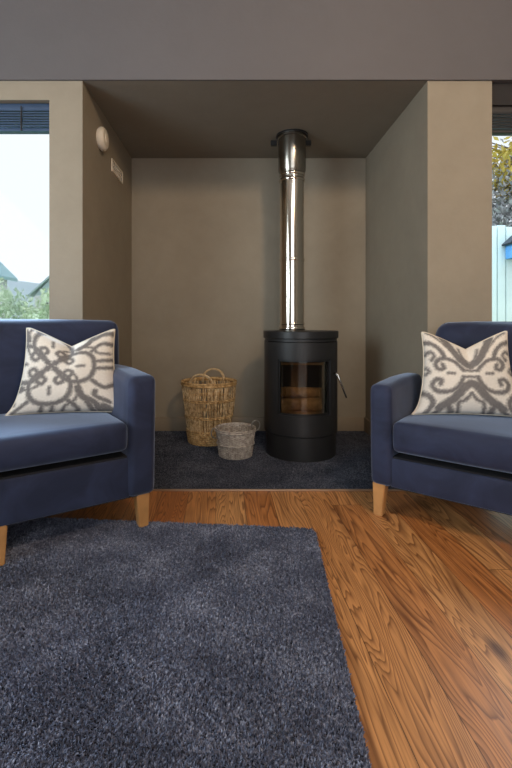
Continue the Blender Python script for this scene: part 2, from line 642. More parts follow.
# ------------------------------------------------------------------ pile
def pile(name, parent, mat, xs, ys, n, length, width, inside, lean=0.5, patch=0.5, z0=0.006, jit=0.3):
    p = rng.uniform((xs[0], ys[0]), (xs[1], ys[1]), (n, 2))
    p = p[inside(p)]
    n = len(p)
    # low-frequency brushing direction
    a = 1.3 * np.sin(3.1 * p[:, 0] + 1.7 * np.sin(2.3 * p[:, 1])) + 1.1 * np.sin(4.3 * p[:, 1] + 2 * np.sin(1.9 * p[:, 0] + 1)) + .6 * np.sin(9 * p[:, 0] + 7 * p[:, 1])
    amp = patch * (0.5 + 0.5 * np.sin(5.2 * p[:, 0] + 3.9 * p[:, 1] + 2 * np.sin(2.7 * p[:, 1] - 1.3 * p[:, 0])))
    ra = rng.uniform(0, 2 * np.pi, n)
    rl = rng.uniform(0, lean, n)
    dx = np.cos(a) * amp + np.cos(ra) * rl
    dy = np.sin(a) * amp + np.sin(ra) * rl
    h = length * rng.uniform(1 - jit, 1 + jit * .5, n)
    nrm = np.sqrt(1 + dx * dx + dy * dy)
    tip = np.stack([dx / nrm * h, dy / nrm * h, 1 / nrm * h], 1)
    wa = rng.uniform(0, np.pi, n)
    w = np.stack([np.cos(wa), np.sin(wa), np.zeros(n)], 1) * (width * rng.uniform(.7, 1.3, n))[:, None] / 2
    b = np.stack([p[:, 0], p[:, 1], np.full(n, z0)], 1)
    mid = b + tip * np.array([.42, .42, .62])
    V = np.empty((n, 5, 3))
    V[:, 0] = b - w
    V[:, 1] = b + w
    V[:, 2] = mid + w
    V[:, 3] = mid - w
    V[:, 4] = b + tip
    V = V.reshape(-1, 3)
    base_i = np.arange(n) * 5
    quads = (base_i[:, None] + np.array([0, 1, 2, 3])).ravel()
    tris = (base_i[:, None] + np.array([3, 2, 4])).ravel()
    loops = np.concatenate([quads, tris])
    starts = np.concatenate([np.arange(n) * 4, 4 * n + np.arange(n) * 3])
    tot = np.concatenate([np.full(n, 4), np.full(n, 3)])
    me = bpy.data.meshes.new(name)
    me.vertices.add(len(V))
    me.vertices.foreach_set('co', V.ravel())
    me.loops.add(len(loops))
    me.loops.foreach_set('vertex_index', loops.astype(np.int32))
    me.polygons.add(2 * n)
    me.polygons.foreach_set('loop_start', starts.astype(np.int32))
    me.polygons.foreach_set('loop_total', tot.astype(np.int32))
    me.update(calc_edges=True)
    o = link_mesh(name, me, mat, parent)
    o['kind'] = 'stuff'
    return o


pile('pile', hc, M_carpet, (XL + .005, XR - .005), (2.34, YB - .02), 130000, 0.005, 0.005,
     lambda p: np.ones(len(p), bool), 0.6, 0.5, 0.003)

# rug
RUG = [(0.342, 1.89), (0.2305, 0.30), (-2.0, 0.34), (-1.95, 2.08)]
rug = thing('shag_rug', 'large navy blue shag rug on the wooden floor in front of the sofa', 'rug', (0, 0, 0))


def rounded(poly, rad, n=8):
    out = []
    m = len(poly)
    for i in range(m):
        p, a, b = Vector(poly[i]), Vector(poly[i - 1]), Vector(poly[(i + 1) % m])
        u, w = (a - p).normalized(), (b - p).normalized()
        s, e = p + u * rad, p + w * rad
        for j in range(n + 1):
            t = j / n
            out.append(s * (1 - t) ** 2 + p * 2 * t * (1 - t) + e * t * t)
    return out


RP = rounded(RUG, 0.05)
bm = bmesh.new()
lo = [bm.verts.new((p.x, p.y, 0)) for p in RP]
hi = [bm.verts.new((p.x, p.y, .006)) for p in RP]
bm.faces.new(hi)
bm.faces.new(lo[::-1])
for i in range(len(RP)):
    j = (i + 1) % len(RP)
    bm.faces.new((lo[i], lo[j], hi[j], hi[i]))
obj('backing', bm, M_rug_base, rug)
RPn = np.array([(p.x, p.y) for p in RP])


def in_rug(p):
    ins = np.zeros(len(p), bool)
    x, y = p[:, 0], p[:, 1]
    for i in range(len(RPn)):
        x1, y1 = RPn[i]
        x2, y2 = RPn[i - 1]
        c = ((y1 > y) != (y2 > y)) & (x < (x2 - x1) * (y - y1) / (y2 - y1 + 1e-12) + x1)
        ins ^= c
    return ins


pile('pile', rug, M_rug, (-2.05, .36), (.28, 2.1), 520000, 0.0120, 0.0040, in_rug, 1.1, 0.45, 0.005, 0.35)


# ------------------------------------------------------------------ upholstered seats
def leg(name, x, y, z0, z1, top, bot, parent, sx=0, sy=0):
    bm = bmesh.new()
    t = [bm.verts.new((x + a * top / 2, y + b * top / 2, z1)) for a, b in ((-1, -1), (1, -1), (1, 1), (-1, 1))]
    l = [bm.verts.new((x + sx + a * bot / 2, y + sy + b * bot / 2, z0)) for a, b in ((-1, -1), (1, -1), (1, 1), (-1, 1))]
    bm.faces.new(t)
    bm.faces.new(l[::-1])
    for i in range(4):
        j = (i + 1) % 4
        bm.faces.new((l[i], l[j], t[j], t[i]))
    bmesh.ops.bevel(bm, geom=list(bm.edges), offset=.004, segments=2, affect='EDGES')
    return obj(name, bm, M_leg, parent)


def seat(name, label, cat, loc, rz, W, D, aw, ah, st, sb, bb, bh, bf, back_in, lean, legs, tuck):
    t = thing(name, label, cat, loc, rz)
    h = W / 2
    # base
    soft_box('base', -h + aw - .01, h - aw + .01, 0.014, D - .03, bb, sb - .036, M_velvet, t, bevel=.006, puff=.003, cuts=4)
    box('gap_shade_strip', -h + aw, h - aw, .018, bf + .02, sb - .037, sb - .028, M_under, t)  # black strip that paints the shade in the gap under the cushion
    box('underside', -h + .02, h - .02, .02, D - tuck - .02, bb - .004, bb + .01, M_under, t)
    for s in (-1, 1):
        def shape(x, y, z, s=s):
            zz = (z - bb) / (ah - bb)
            # arms lean out a touch and drop slightly to the front
            return (x + s * .006 * zz, y, z - .012 * zz * max(0, .25 - y) / .25 + .004 * zz)
        xa, xb = (-h, -h + aw) if s < 0 else (h - aw, h)
        soft_box('arm', xa, xb, 0.0, bf + .06, bb, ah, M_velvet, t, bevel=.026, puff=.007, fn=shape, cuts=8)
    # seat cushion
    soft_box('seat_cushion', -h + aw + .004, h - aw - .004, -.012, bf + .02, sb, st, M_velvet, t, bevel=.024, puff=.012, cuts=10)

    def bshape(x, y, z):
        zz = max(0, (z - st) / (bh - st))
        return (x, y + lean * zz, z)
    soft_box('backrest', -h + back_in, h - back_in, bf, D, bb + .02, bh, M_velvet, t, bevel=.075 if back_in > .05 else .045, puff=.010, fn=bshape, cuts=8)
    if back_in > .05:       # lower rail joining the arms behind the backrest
        soft_box('back_rail', -h + .01, h - .01, bf + .03, D - .005, bb, ah - .03, M_velvet, t, bevel=.03, puff=.004, cuts=4)
    for (x, y, z0) in legs:
        leg('leg', x, y, z0, bb + .006, .058, .040, t, .008 * (1 if x > h * .5 else -1 if x < -h * .5 else 0), 0.0)
    return t


AL = R(33.5)
ex = Vector((math.cos(AL), math.sin(AL), 0))
P0 = Vector((-0.343, 1.905, 0.006))
WL = 1.18
Lc = P0 - ex * (WL / 2)
sofa = seat('two_seat_sofa', 'blue velvet sofa with a patterned cushion, standing partly on the shag rug', 'sofa',
            Lc, AL, WL, .645, .122, .664, .472, .354, .150, .894, .455, 0.0, 0.0,
            [(WL / 2 - .050, .045, 0.0), (WL / 2 - .60, .045, 0.0), (-WL / 2 + .045, .045, 0.0), (WL / 2 - .05, .56, -.006), (-WL / 2 + .05, .56, -.006)], 0.0)
AR = R(-38.6)
er = Vector((math.cos(AR), math.sin(AR), 0))
Q0 = Vector((0.624, 2.035, 0.0))
WR = 0.84
Rc = Q0 + er * (WR / 2)
chair = seat('armchair', 'dark navy velvet armchair with a patterned cushion, on bare floorboards by the right pier', 'armchair',
             Rc, AR, WR, .565, .100, .612, .449, .316, .150, .888, .44, .155, .03,
             [(-WR / 2 + .036, .040, 0.0), (WR / 2 - .036, .045, 0.0), (-WR / 2 + .06, .49, 0.0), (WR / 2 - .06, .49, 0.0)], 0.0)


# ------------------------------------------------------------------ scatter cushions
def seg_dist(P, a, b):
    a = np.array(a)
    b = np.array(b)
    d = b - a
    t = np.clip(((P - a) @ d) / (d @ d + 1e-9), 0, 1)
    return np.linalg.norm(P - a - t[:, None] * d, axis=1)


def smooth_line(pts, n=5):
    pts = [np.array(p, float) for p in pts]
    if len(pts) < 3:
        return pts
    out = []
    for i in range(len(pts) - 1):
        p0, p1, p2, p3 = pts[max(i - 1, 0)], pts[i], pts[i + 1], pts[min(i + 2, len(pts) - 1)]
        for j in range(n):
            t = j / n
            out.append(.5 * (2 * p1 + (p2 - p0) * t + (2 * p0 - 5 * p1 + 4 * p2 - p3) * t * t + (-p0 + 3 * p1 - 3 * p2 + p3) * t ** 3))
    out.append(pts[-1])
    return out


UP = [(-.15, .10), (-.24, .22), (-.37, .34), (-.55, .38), (-.70, .33), (-.77, .20), (-.70, .09), (-.59, .12), (-.62, .21)]
DN = [(-.15, -.09), (-.22, -.26), (-.36, -.42), (-.57, -.47), (-.75, -.42), (-.82, -.29), (-.75, -.17), (-.64, -.18), (-.65, -.28)]


def mir(l):
    return [(-x, y) for x, y in l]


PAT_R = []
for l, w in ((UP, .045), (DN, .045), ([(-.50, 0), (-.36, 0)], .03),
             ([(-.98, .72), (-.80, .70), (-.64, .58), (-.58, .42)], .05), ([(-.99, .42), (-.88, .50), (-.80, .42), (-.86, .30)], .035),
             ([(-.98, -.50), (-.84, -.58), (-.74, -.74), (-.78, -.96)], .05), ([(-.55, .98), (-.42, .78), (-.22, .44), (0, .24)], .085),
             ([(-.22, .80), (-.17, .58), (-.10, .44), (0, .38)], .03), ([(-.92, .98), (-.70, .92), (-.5, .74), (-.42, .62)], .028),
             ([(-.58, -.84), (-.34, -.62), (-.15, -.36), (0, -.26)], .085), ([(-.22, -.98), (-.24, -.74), (-.12, -.66), (0, -.50)], .035),
             ([(-.62, -.98), (-.46, -.80), (-.34, -.96)], .05), ([(-.97, -.05), (-.90, .02), (-.97, .10)], .03)):
    PAT_R += [(smooth_line(l), w), (smooth_line(mir(l)), w)]
PAT_R += [([(-.17, .10), (.17, .10)], .034), ([(-.17, -.085), (.17, -.085)], .034)]

LOBE = [([(.10, .06), (.24, .30), (.42, .44), (.66, .46), (.88, .36), (1.0, .16), (1.02, 0)], .05), ([(.10, -.06), (.24, -.30), (.42, -.44), (.66, -.46), (.88, -.36), (1.0, -.16), (1.02, 0)], .05),
        ([(.26, .30), (.44, .30), (.50, .18), (.40, .11), (.32, .18)], .042), ([(.26, -.30), (.44, -.30), (.50, -.18), (.40, -.11), (.32, -.18)], .042),
        ([(.60, 0), (.76, 0)], .035), ([(1.08, .10), (1.45, .10)], .04), ([(1.08, -.10), (1.45, -.10)], .04)]
PAT_L = [([(-.18, -.16), (.18, .16)], .05), ([(-.18, .16), (.18, -.16)], .05)]
for q in range(4):
    c, s = math.cos(q * math.pi / 2), math.sin(q * math.pi / 2)
    for l, w in LOBE:
        PAT_L.append((smooth_line([(x * c - y * s, x * s + y * c) for x, y in l]), w))
    PAT_L.append((smooth_line([((x * c - y * s), (x * s + y * c)) for x, y in ((.62, .62), (.85, .72), (1.0, .95), (1.25, 1.0))]), .07))
    PAT_L.append((smooth_line([((x * c - y * s), (x * s + y * c)) for x, y in ((.70, 1.0), (.82, .98), (.98, 1.25))]), .05))
    for l, w in (([(.20, .50), (.36, .60), (.66, .64), (.94, .54), (1.10, .34), (1.40, .26)], .03), ([(.95, .42), (1.16, .58), (1.45, .50)], .045),
                 ([(.42, .95), (.60, 1.2), (.50, 1.5)], .045), ([(1.0, .80), (1.2, .86), (1.5, .78)], .055), ([(1.12, 1.12), (1.3, 1.3)], .10)):
        PAT_L.append((smooth_line([((x * c - y * s), (x * s + y * c)) for x, y in l]), w))


def pattern_value(P, pat, scale=1.0, off=(0, 0)):
    Q = (P - np.array(off)) / scale
    hn = np.sin(Q[:, 0] * 61 + 3 * np.sin(Q[:, 1] * 17)) * np.sin(Q[:, 1] * 57 + 2 * np.sin(Q[:, 0] * 23))
    wob = 0.016 * hn
    best = np.full(len(P), -1.0)
    for l, w in pat:
        d = np.full(len(P), 9.0)
        for a, b in zip(l, l[1:]):
            d = np.minimum(d, seg_dist(Q, a, b))
        best = np.maximum(best, (w * 1.22 + wob - d) / .03)
    return np.clip(best * .5 + .5, 0, 1)


k = N('ikat_scroll_fabric')
at = k.n('ShaderNodeAttribute', attribute_name='print')
v = k.coords()
wv = k.noise(v, 260, 2, 0.6)
col = k.mix(at.outputs['Fac'], k.ramp(wv, [(0.3, srgb(222, 214, 204)), (0.7, srgb(242, 237, 230))]), k.ramp(wv, [(0.3, srgb(104, 101, 103)), (0.7, srgb(138, 134, 132))]))
k.set(Base_Color=col, Roughness=0.85)
k.b.inputs['Specular IOR Level'].default_value = 0.15
k.bump(wv, 0.25, 0.003)
M_ikat = k.m
M_piping = simple('cream_piping', srgb(222, 212, 196), 0.8, var=0.05)


def pillow(name, label, loc, yaw, lean, roll, W, H, T, pat, scale, off, notch, flare=0.06):
    t = thing(name, label, 'cushion', loc)
    t.rotation_euler = (Matrix.Rotation(yaw, 3, 'Z') @ Matrix.Rotation(-lean, 3, 'X') @ Matrix.Rotation(roll, 3, 'Y')).to_euler()
    n = 130
    g = np.linspace(-1, 1, n)
    U, V = np.meshgrid(g, g, indexing='xy')
    U, V = U.ravel(), V.ravel()

    def shape(U, V, side):
        # concave edges between pointed corners
        x = U * (1 - .10 * (1 - V * V)) * (1 - flare * V) * (1 + .085 * np.clip(-V, 0, 1) ** 7)
        z = V * (1 - .055 * (1 - U * U) * (V < 0) - .02 * (1 - U * U) * (V > 0))
        nt = np.clip(1 - np.abs(U - .02) / .95, 0, 1) ** 1.15 * np.clip((V + .3) / 1.3, 0, 1) ** 1.6
        z = z - notch * nt
        th = np.clip((1 - U * U) * (1 - V * V), 0, 1) ** .42
        crease = 1 - .45 * np.exp(-((U - .02) / .16) ** 2) * np.clip((V + .1) / 1.1, 0, 1)
        wr = 1 + .05 * np.sin(5 * U + 3 * V) * np.sin(4 * V - 2 * U + 1)
        y = side * T / 2 * th * crease * wr
        return np.stack([x * W / 2, y, (z + 1) * H / 2], 1)
    F, B = shape(U, V, -1), shape(U, V, 1)
    idx = np.arange(n * n).reshape(n, n)
    a, b, c, d = idx[:-1, :-1].ravel(), idx[:-1, 1:].ravel(), idx[1:, 1:].ravel(), idx[1:, :-1].ravel()
    fF = np.stack([a, b, c, d], 1)
    # the back shares the rim
    rim = (np.abs(U) > .999) | (np.abs(V) > .999)
    remap = np.where(rim, np.arange(n * n), 0)
    inner = np.where(~rim)[0]
    remap[inner] = n * n + np.arange(len(inner))
    fB = remap[np.stack([d, c, b, a], 1)]
    verts = np.concatenate([F, B[inner]])
    me = bpy.data.meshes.new('cover')
    me.from_pydata(verts.tolist(), [], np.concatenate([fF, fB]).tolist())
    me.update()
    val = pattern_value(np.stack([U, V], 1), pat, scale, off)
    attr = me.attributes.new('print', 'FLOAT', 'POINT')
    attr.data.foreach_set('value', np.concatenate([val, val[inner]]).astype(np.float32))
    link_mesh('cover', me, M_ikat, t, smooth=True)
    bm = bmesh.new()
    path = []
    m = 60
    for s in range(4):
        for j in range(m):
            q = -1 + 2 * j / m
            path.append(((q, -1), (1, q), (-q, 1), (-1, -q))[s])
    pu = np.array(path)
    pts = shape(pu[:, 0], pu[:, 1], -1)
    add_tube(bm, [tuple(p) for p in pts], .0038, 6, closed=True)
    obj('piping', bm, M_piping, t, smooth=True)
    return t


pillow('scatter_cushion', 'cream cushion with grey scroll print sitting on the left sofa', (-0.748, 1.972, .484), R(13), R(10), R(1), .43, .385, .15,
       PAT_L, .92, (-.36, .14), .42, .105)
pillow('scatter_cushion', 'cream cushion with grey medallion print sitting on the right armchair', (1.080, 2.03, .462), R(-13), R(10), R(-1), .415, .392, .15,
       PAT_R, 1.0, (0, 0.0), .42, .105)

# ------------------------------------------------------------------ wood-burning stove
SX, SY, SZ = 0.449, 3.02, 0.0045
stove = thing('wood_stove', 'round black wood-burning stove with a glass door, standing on the hearth carpet', 'stove', (SX, SY, SZ), R(-3))
ST = SZ


def shell(name, r, t, a0, a1, z0, z1, mat, parent, hole=None, n=48):
    """curved plate; angle 0 faces -y. hole = (a0, a1, z0, z1)"""
    angs = set(np.linspace(a0, a1, n).tolist())
    zs = {z0, z1}
    if hole:
        angs = {a for a in angs if min(abs(a - hole[0]), abs(a - hole[1])) > .004} | {hole[0], hole[1]}
        zs |= {hole[2], hole[3]}
    angs, zs = sorted(angs), sorted(zs)
    bm = bmesh.new()
    g = {}
    for i, a in enumerate(angs):
        for j, z in enumerate(zs):
            for kk, rr in enumerate((r, r - t)):
                g[i, j, kk] = bm.verts.new((rr * math.sin(a), -rr * math.cos(a), z))
    nx, nz = len(angs) - 1, len(zs) - 1
    solid = {}
    for i in range(nx):
        for j in range(nz):
            am, zm = (angs[i] + angs[i + 1]) / 2, (zs[j] + zs[j + 1]) / 2
            solid[i, j] = not (hole and hole[0] < am < hole[1] and hole[2] < zm < hole[3])
    for (i, j), ok in solid.items():
        if not ok:
            continue
        for kk in (0, 1):
            bm.faces.new((g[i, j, kk], g[i + 1, j, kk], g[i + 1, j + 1, kk], g[i, j + 1, kk]))
        for (di, dj, p, q) in ((-1, 0, (i, j), (i, j + 1)), (1, 0, (i + 1, j), (i + 1, j + 1)), (0, -1, (i, j), (i + 1, j)), (0, 1, (i, j + 1), (i + 1, j + 1))):
            if not solid.get((i + di, j + dj), False):
                bm.faces.new((g[p + (0,)], g[q + (0,)], g[q + (1,)], g[p + (1,)]))
    for v_ in [v_ for v_ in bm.verts if not v_.link_faces]:
        bm.verts.remove(v_)
    o = obj(name, bm, mat, parent, smooth=True)
    o.data.set_sharp_from_angle(angle=R(40))
    return o


lathe('plinth', [(0, 0), (.236, 0), (.236, .150), (.228, .158), (0, .158)], M_steel_black, stove, 72)
lathe('top_plate', [(0, .780), (.251, .780), (.2545, .784), (.2545, .825), (.250, .830), (0, .830)], M_top_black, stove, 72)
lathe('top_ring', [(0, .762), (.243, .762), (.243, .780), (0, .780)], M_steel_black, stove, 72)
HA0, HA1 = R(-41), R(44)
HOLE = (HA0, HA1, .292, .648)
# outer jacket behind and round the sides
shell('body', .2475, .006, R(66), R(294), .158, .762, M_steel_black, stove, None, 60)
lathe('base_disc', [(0, .158), (.246, .158), (.246, .166), (0, .166)], M_steel_black, stove, 72)
door = shell('door', .2505, .014, R(-65), R(65), .168, .758, M_steel_black, stove, HOLE, 60)
shell('door_frame', .241, .012, HA0 - .05, HA1 + .05, .272, .668, M_top_black, door, (HA0 + .05, HA1 - .05, .304, .636), 40)
shell('glass', .2395, .004, HA0 + .01, HA1 - .01, .294, .646, M_stove_glass, door, None, 40)
bm = bmesh.new()
ah = R(55)
hx_, hy_ = .2505 * math.sin(ah), -.2505 * math.cos(ah)
add_tube(bm, [(hx_ - .004, hy_, .555), (hx_ + .010, hy_ - .024, .557), (hx_ + .018, hy_ - .030, .546), (hx_ + .070, hy_ - .046, .405)], [.007, .007, .007, .0055], 10)
obj('handle', bm, M_chrome, door, smooth=True)
box('latch', -.045, .015, -.2495, -.244, .7585, .7625, M_vent_dark, stove)
# firebox lining
bm = bmesh.new()
add_box(bm, -.185, -.165, -.13, .17, .285, .66)
add_box(bm, .165, .185, -.13, .17, .285, .66)
add_box(bm, -.185, .185, .15, .17, .285, .66)
add_box(bm, -.20, .20, -.12, .17, .262, .285)
obj('firebox', bm, M_brick, stove)
box('back_plate', -.165, .165, .135, .15, .42, .60, M_soot, stove)
box('baffle', -.185, .185, -.06, .17, .60, .615, M_brick, stove)
shell('air_duct', .205, .03, HA0 - .1, HA1 + .1, .628, .66, M_soot, stove, None, 24)


def log(name, label, c, axis_rz, tilt, length, rad, base):
    t = thing(name, label, 'log', c, axis_rz)
    t.rotation_euler = (0, tilt, axis_rz)
    bm = bmesh.new()
    nn, ns = 14, 10
    rings = []
    ph = random.random() * 6
    for i in range(ns + 1):
        x = -length / 2 + length * i / ns
        rr = rad * (1 + .06 * math.sin(ph + i * .9))
        ring = []
        for q in range(nn):
            a = 2 * math.pi * q / nn
            k_ = 1 + .07 * math.sin(3 * a + ph) + .03 * math.sin(7 * a + i)
            ring.append(bm.verts.new((x, rr * k_ * math.cos(a), rr * k_ * math.sin(a))))
        rings.append(ring)
    for a_, b_ in zip(rings, rings[1:]):
        for q in range(nn):
            bm.faces.new((a_[q], a_[(q + 1) % nn], b_[(q + 1) % nn], b_[q]))
    obj('bark', bm, M_bark, t, smooth=True)
    for e in (0, -1):
        bm = bmesh.new()
        sgn = -1 if e == 0 else 1
        x = sgn * length / 2
        bm.faces.new([bm.verts.new((x + sgn * .001, rad * .97 * math.cos(2 * math.pi * q / nn), rad * .97 * math.sin(2 * math.pi * q / nn))) for q in range(nn)])
        bmesh.ops.extrude_face_region(bm, geom=list(bm.faces))
        for v_ in list(bm.verts)[nn:]:
            v_.co.x -= sgn * .004
        obj('cut_end', bm, M_log, t)


log('firewood_log', 'slim log lying on top inside the stove, behind its glass', (SX + .0, SY - .035, SZ + .285 + .128), R(14), R(4), .24, .033, 0)
log('firewood_log', 'thick log at the bottom inside the stove, under the slim one', (SX + .0, SY - .03, SZ + .285 + .048), R(-4), 0, .27, .046, 0)

# flue
FX, FY = 0.409, 3.16
zt = SZ + .830
flue = thing('flue_pipe', 'shiny stainless steel flue pipe rising from the black stove to the alcove ceiling', 'flue pipe', (FX, FY, zt))
Z = lambda z: z - zt
lathe('lower_pipe', [(0, 0), (.0865, 0), (.0865, Z(1.93)), (0, Z(1.93))], M_inox, flue, 72)


def band(name, z, r0, h, bulge, mat=M_inox):
    return lathe(name, [(r0 - .004, Z(z - h / 2)), (r0 + bulge * .5, Z(z - h / 2)), (r0 + bulge, Z(z - h / 4)), (r0 + bulge, Z(z + h / 4)), (r0 + bulge * .5, Z(z + h / 2)), (r0 - .004, Z(z + h / 2))], mat, flue, 72)


band('base_collar', zt + .012, .0865, .024, .007)
band('base_collar', zt + .045, .0865, .012, .004)
band('joint_band', 1.335, .0865, .020, .004)
band('joint_band', 1.905, .0865, .022, .007)
band('joint_band', 1.945, .0865, .022, .007)
lathe('ceiling_sleeve', [(0, Z(1.93)), (.0865, Z(1.93)), (.094, Z(1.965)), (.0985, Z(1.975)), (.0985, Z(ZC - .03)), (.104, Z(ZC - .028)), (.104, Z(ZC - .001)), (0, Z(ZC - .001))], M_inox_dull, flue, 72)
lathe('ceiling_plate', [(.100, Z(ZC - .010)), (.114, Z(ZC - .010)), (.114, Z(ZC - .0005)), (.100, Z(ZC - .0005))], M_steel_black, flue, 48)
for s in (-1, 1):
    box('ceiling_bracket', s * .125 - .022, s * .125 + .022, .06, .085, Z(ZC - .045), Z(ZC - .010), M_steel_black, flue)

# ------------------------------------------------------------------ baskets
def ring_wob(r, z, n=60, amp=.0, ph=0, mult=30):
    return [((r + amp * math.sin(mult * 2 * math.pi * i / n + ph)) * math.cos(2 * math.pi * i / n), (r + amp * math.sin(mult * 2 * math.pi * i / n + ph)) * math.sin(2 * math.pi * i / n), z) for i in range(n)]


BX, BY, HZ = -0.194, 3.275, 0.0045
bk = thing('wicker_basket', 'tall golden wicker log basket with two looped handles, by the alcove back wall', 'basket', (BX, BY, HZ))
RB, RT, BH = .146, .197, .440
rad = lambda z: RB + (RT - RB) * (z / BH) ** .85
lathe('base', [(0, 0), (RB - .004, 0), (RB - .004, .010), (0, .010)], M_wick_dark, bk, 40)
bm = bmesh.new()
NS = 34
for row in range(7):                               # dense weave at the foot
    z = .010 + row * .0150
    n = NS * 6
    add_tube(bm, [((rad(z) + .0045 * math.sin(math.pi * i / 3 + math.pi * row)) * math.cos(2 * math.pi * i / n), (rad(z) + .0045 * math.sin(math.pi * i / 3 + math.pi * row)) * math.sin(2 * math.pi * i / n), z) for i in range(n)], .0068, 5, closed=True)
obj('foot_weave', bm, M_wick, bk, smooth=True)
bm = bmesh.new()
for zc in (.195, .315):
    for row in range(2):
        z = zc + row * .011
        n = NS * 6
        add_tube(bm, [((rad(z) + .0045 * math.sin(math.pi * i / 3 + math.pi * row)) * math.cos(2 * math.pi * i / n), (rad(z) + .0045 * math.sin(math.pi * i / 3 + math.pi * row)) * math.sin(2 * math.pi * i / n), z) for i in range(n)], .0052, 5, closed=True)
obj('waist_weave', bm, M_wick, bk, smooth=True)
bm = bmesh.new()
for i in range(NS * 3):                                 # upright canes, slightly untidy
    a = 2 * math.pi * i / (NS * 3) + random.uniform(-.012, .012)
    tw = random.uniform(-.10, .10)
    jr = random.uniform(-.004, .003)
    add_tube(bm, [((rad(z) + jr) * math.cos(a + tw * z / BH), (rad(z) + jr) * math.sin(a + tw * z / BH), z) for z in (0.02, .12, .22, .32, BH)], random.uniform(.0022, .0046), 5)
for i in range(7):                                 # slanting canes crossing the uprights
    a = 2 * math.pi * i / 7 + .1
    for s in (1,) if i % 2 else (-1,):
        add_tube(bm, [((rad(z) + .006) * math.cos(a + s * (z - .21) * 1.5), (rad(z) + .006) * math.sin(a + s * (z - .21) * 1.5), z) for z in (.21, .27, .33, .39, BH - .005)], .0042, 5)
obj('upright_canes', bm, M_wick_dark, bk, smooth=True)
bm = bmesh.new()
for dz, dr, rr in ((0, 0, .009), (.009, .006, .006), (-.010, .005, .006)):
    add_tube(bm, ring_wob(RT + dr, BH + dz, 120, .0006, 0, 40), rr, 7, closed=True)
obj('rim', bm, M_wick, bk, smooth=True)
for a in (R(-104), R(82)):
    bm = bmesh.new()
    for o_ in (0, 1):
        pts = []
        for i in range(15):
            q = math.pi * i / 14
            da = .46 * math.cos(q)
            z = BH - .03 + .108 * math.sin(q) ** .7
            rr_ = RT + .010 * o_ - .01
            pts.append((rr_ * math.cos(a + da), rr_ * math.sin(a + da), z))
        add_tube(bm, pts, .0078, 7)
    obj('handle', bm, M_wick_pale, bk, smooth=True)

GX, GY = 0.003, 2.93
gb = thing('small_basket', 'small grey whitewashed wicker basket beside the stove, in front of the tall basket', 'basket', (GX, GY, HZ))
GB, GT, GH = .106, .128, .178
grad = lambda z: GB + (GT - GB) * z / GH
lathe('base', [(0, 0), (GB - .004, 0), (GB - .004, .008), (0, .008)], M_wick_grey, gb, 40)
bm = bmesh.new()
for row in range(22):
    z = .008 + row * .0077
    n = 22 * 6
    add_tube(bm, [((grad(z) + .0035 * math.sin(math.pi * i / 3 + math.pi * row)) * math.cos(2 * math.pi * i / n), (grad(z) + .0035 * math.sin(math.pi * i / 3 + math.pi * row)) * math.sin(2 * math.pi * i / n), z) for i in range(n)], .0036, 5, closed=True)
for i in range(44):
    a = 2 * math.pi * i / 44
    add_tube(bm, [(grad(z) * math.cos(a), grad(z) * math.sin(a), z) for z in (.004, .09, GH)], .0036, 5)
obj('side_weave', bm, M_wick_grey, gb, smooth=True)
bm = bmesh.new()
add_tube(bm, circle(0, 0, .088, grad(.088) + .006), .0055, 7, closed=True)
obj('waist_band', bm, M_wick_grey, gb, smooth=True)
bm = bmesh.new()
for dz, dr in ((0, 0), (.007, .004), (-.006, .005)):
    add_tube(bm, ring_wob(GT + dr, GH + dz, 100, .001, dz * 50, 33), .0055, 7, closed=True)
obj('rim', bm, M_wick_grey, gb, smooth=True)
for a, up in ((R(-4), .024), (R(184), -.026)):
    bm = bmesh.new()
    b_ = R(12)
    cx_, cy_ = (GT + .006) * math.cos(a), (GT + .006) * math.sin(a)
    add_tube(bm, [(cx_ + .028 * math.cos(q) * math.cos(b_), cy_ + .028 * math.cos(q) * math.sin(b_), GH + up + .034 * math.sin(q)) for q in [2 * math.pi * i / 24 for i in range(24)]], .0042, 7, closed=True)
    obj('handle', bm, M_wire, gb, smooth=True)

# ------------------------------------------------------------------ things on the alcove's left wall
def disc_x(name, prof, mat, parent):
    """lathe about +x"""
    bm = bmesh.new()
    add_lathe(bm, prof, 48)
    for v_ in bm.verts:
        x, y, z = v_.co
        v_.co = Vector((z, x, y))
    o = obj(name, bm, mat, parent, smooth=True)
    o.data.set_sharp_from_angle(angle=R(35))
    return o


al = thing('smoke_alarm', 'round cream smoke alarm high on the left wall of the alcove', 'alarm', (XL, 2.745, 2.035))
disc_x('mount', [(0, 0), (.062, 0), (.062, .010), (0, .010)], M_white, al)
disc_x('cover', [(0, .010), (.070, .010), (.072, .016), (.070, .030), (.058, .042), (.030, .046), (0, .046)], M_white, al)
disc_x('grille', [(.0, .046), (.030, .046), (.028, .050), (.0, .051)], M_white, al)

vt = thing('air_vent', 'small white rectangular air vent on the left wall of the alcove', 'vent', (XL, 3.15, 1.925))
bm = bmesh.new()
fw = .010
hw, hh = .142, .088
add_box(bm, 0, .008, -hw, hw, 0, fw)
add_box(bm, 0, .008, -hw, hw, hh - fw, hh)
add_box(bm, 0, .008, -hw, -hw + fw, fw, hh - fw)
add_box(bm, 0, .008, hw - fw, hw, fw, hh - fw)
obj('vent_frame', bm, M_white, vt)
box('vent_back', 0, .002, -hw + fw, hw - fw, fw, hh - fw, M_vent_dark, vt)
bm = bmesh.new()
for i in range(7):
    y = -hw + fw + (2 * hw - 2 * fw) / 8 * (i + 1)
    add_box(bm, .002, .006, y - .0028, y + .0028, fw, hh - fw)
add_box(bm, .002, .0065, -hw + fw, hw - fw, hh / 2 - .0025, hh / 2 + .0025)
obj('vent_grille', bm, M_white, vt)

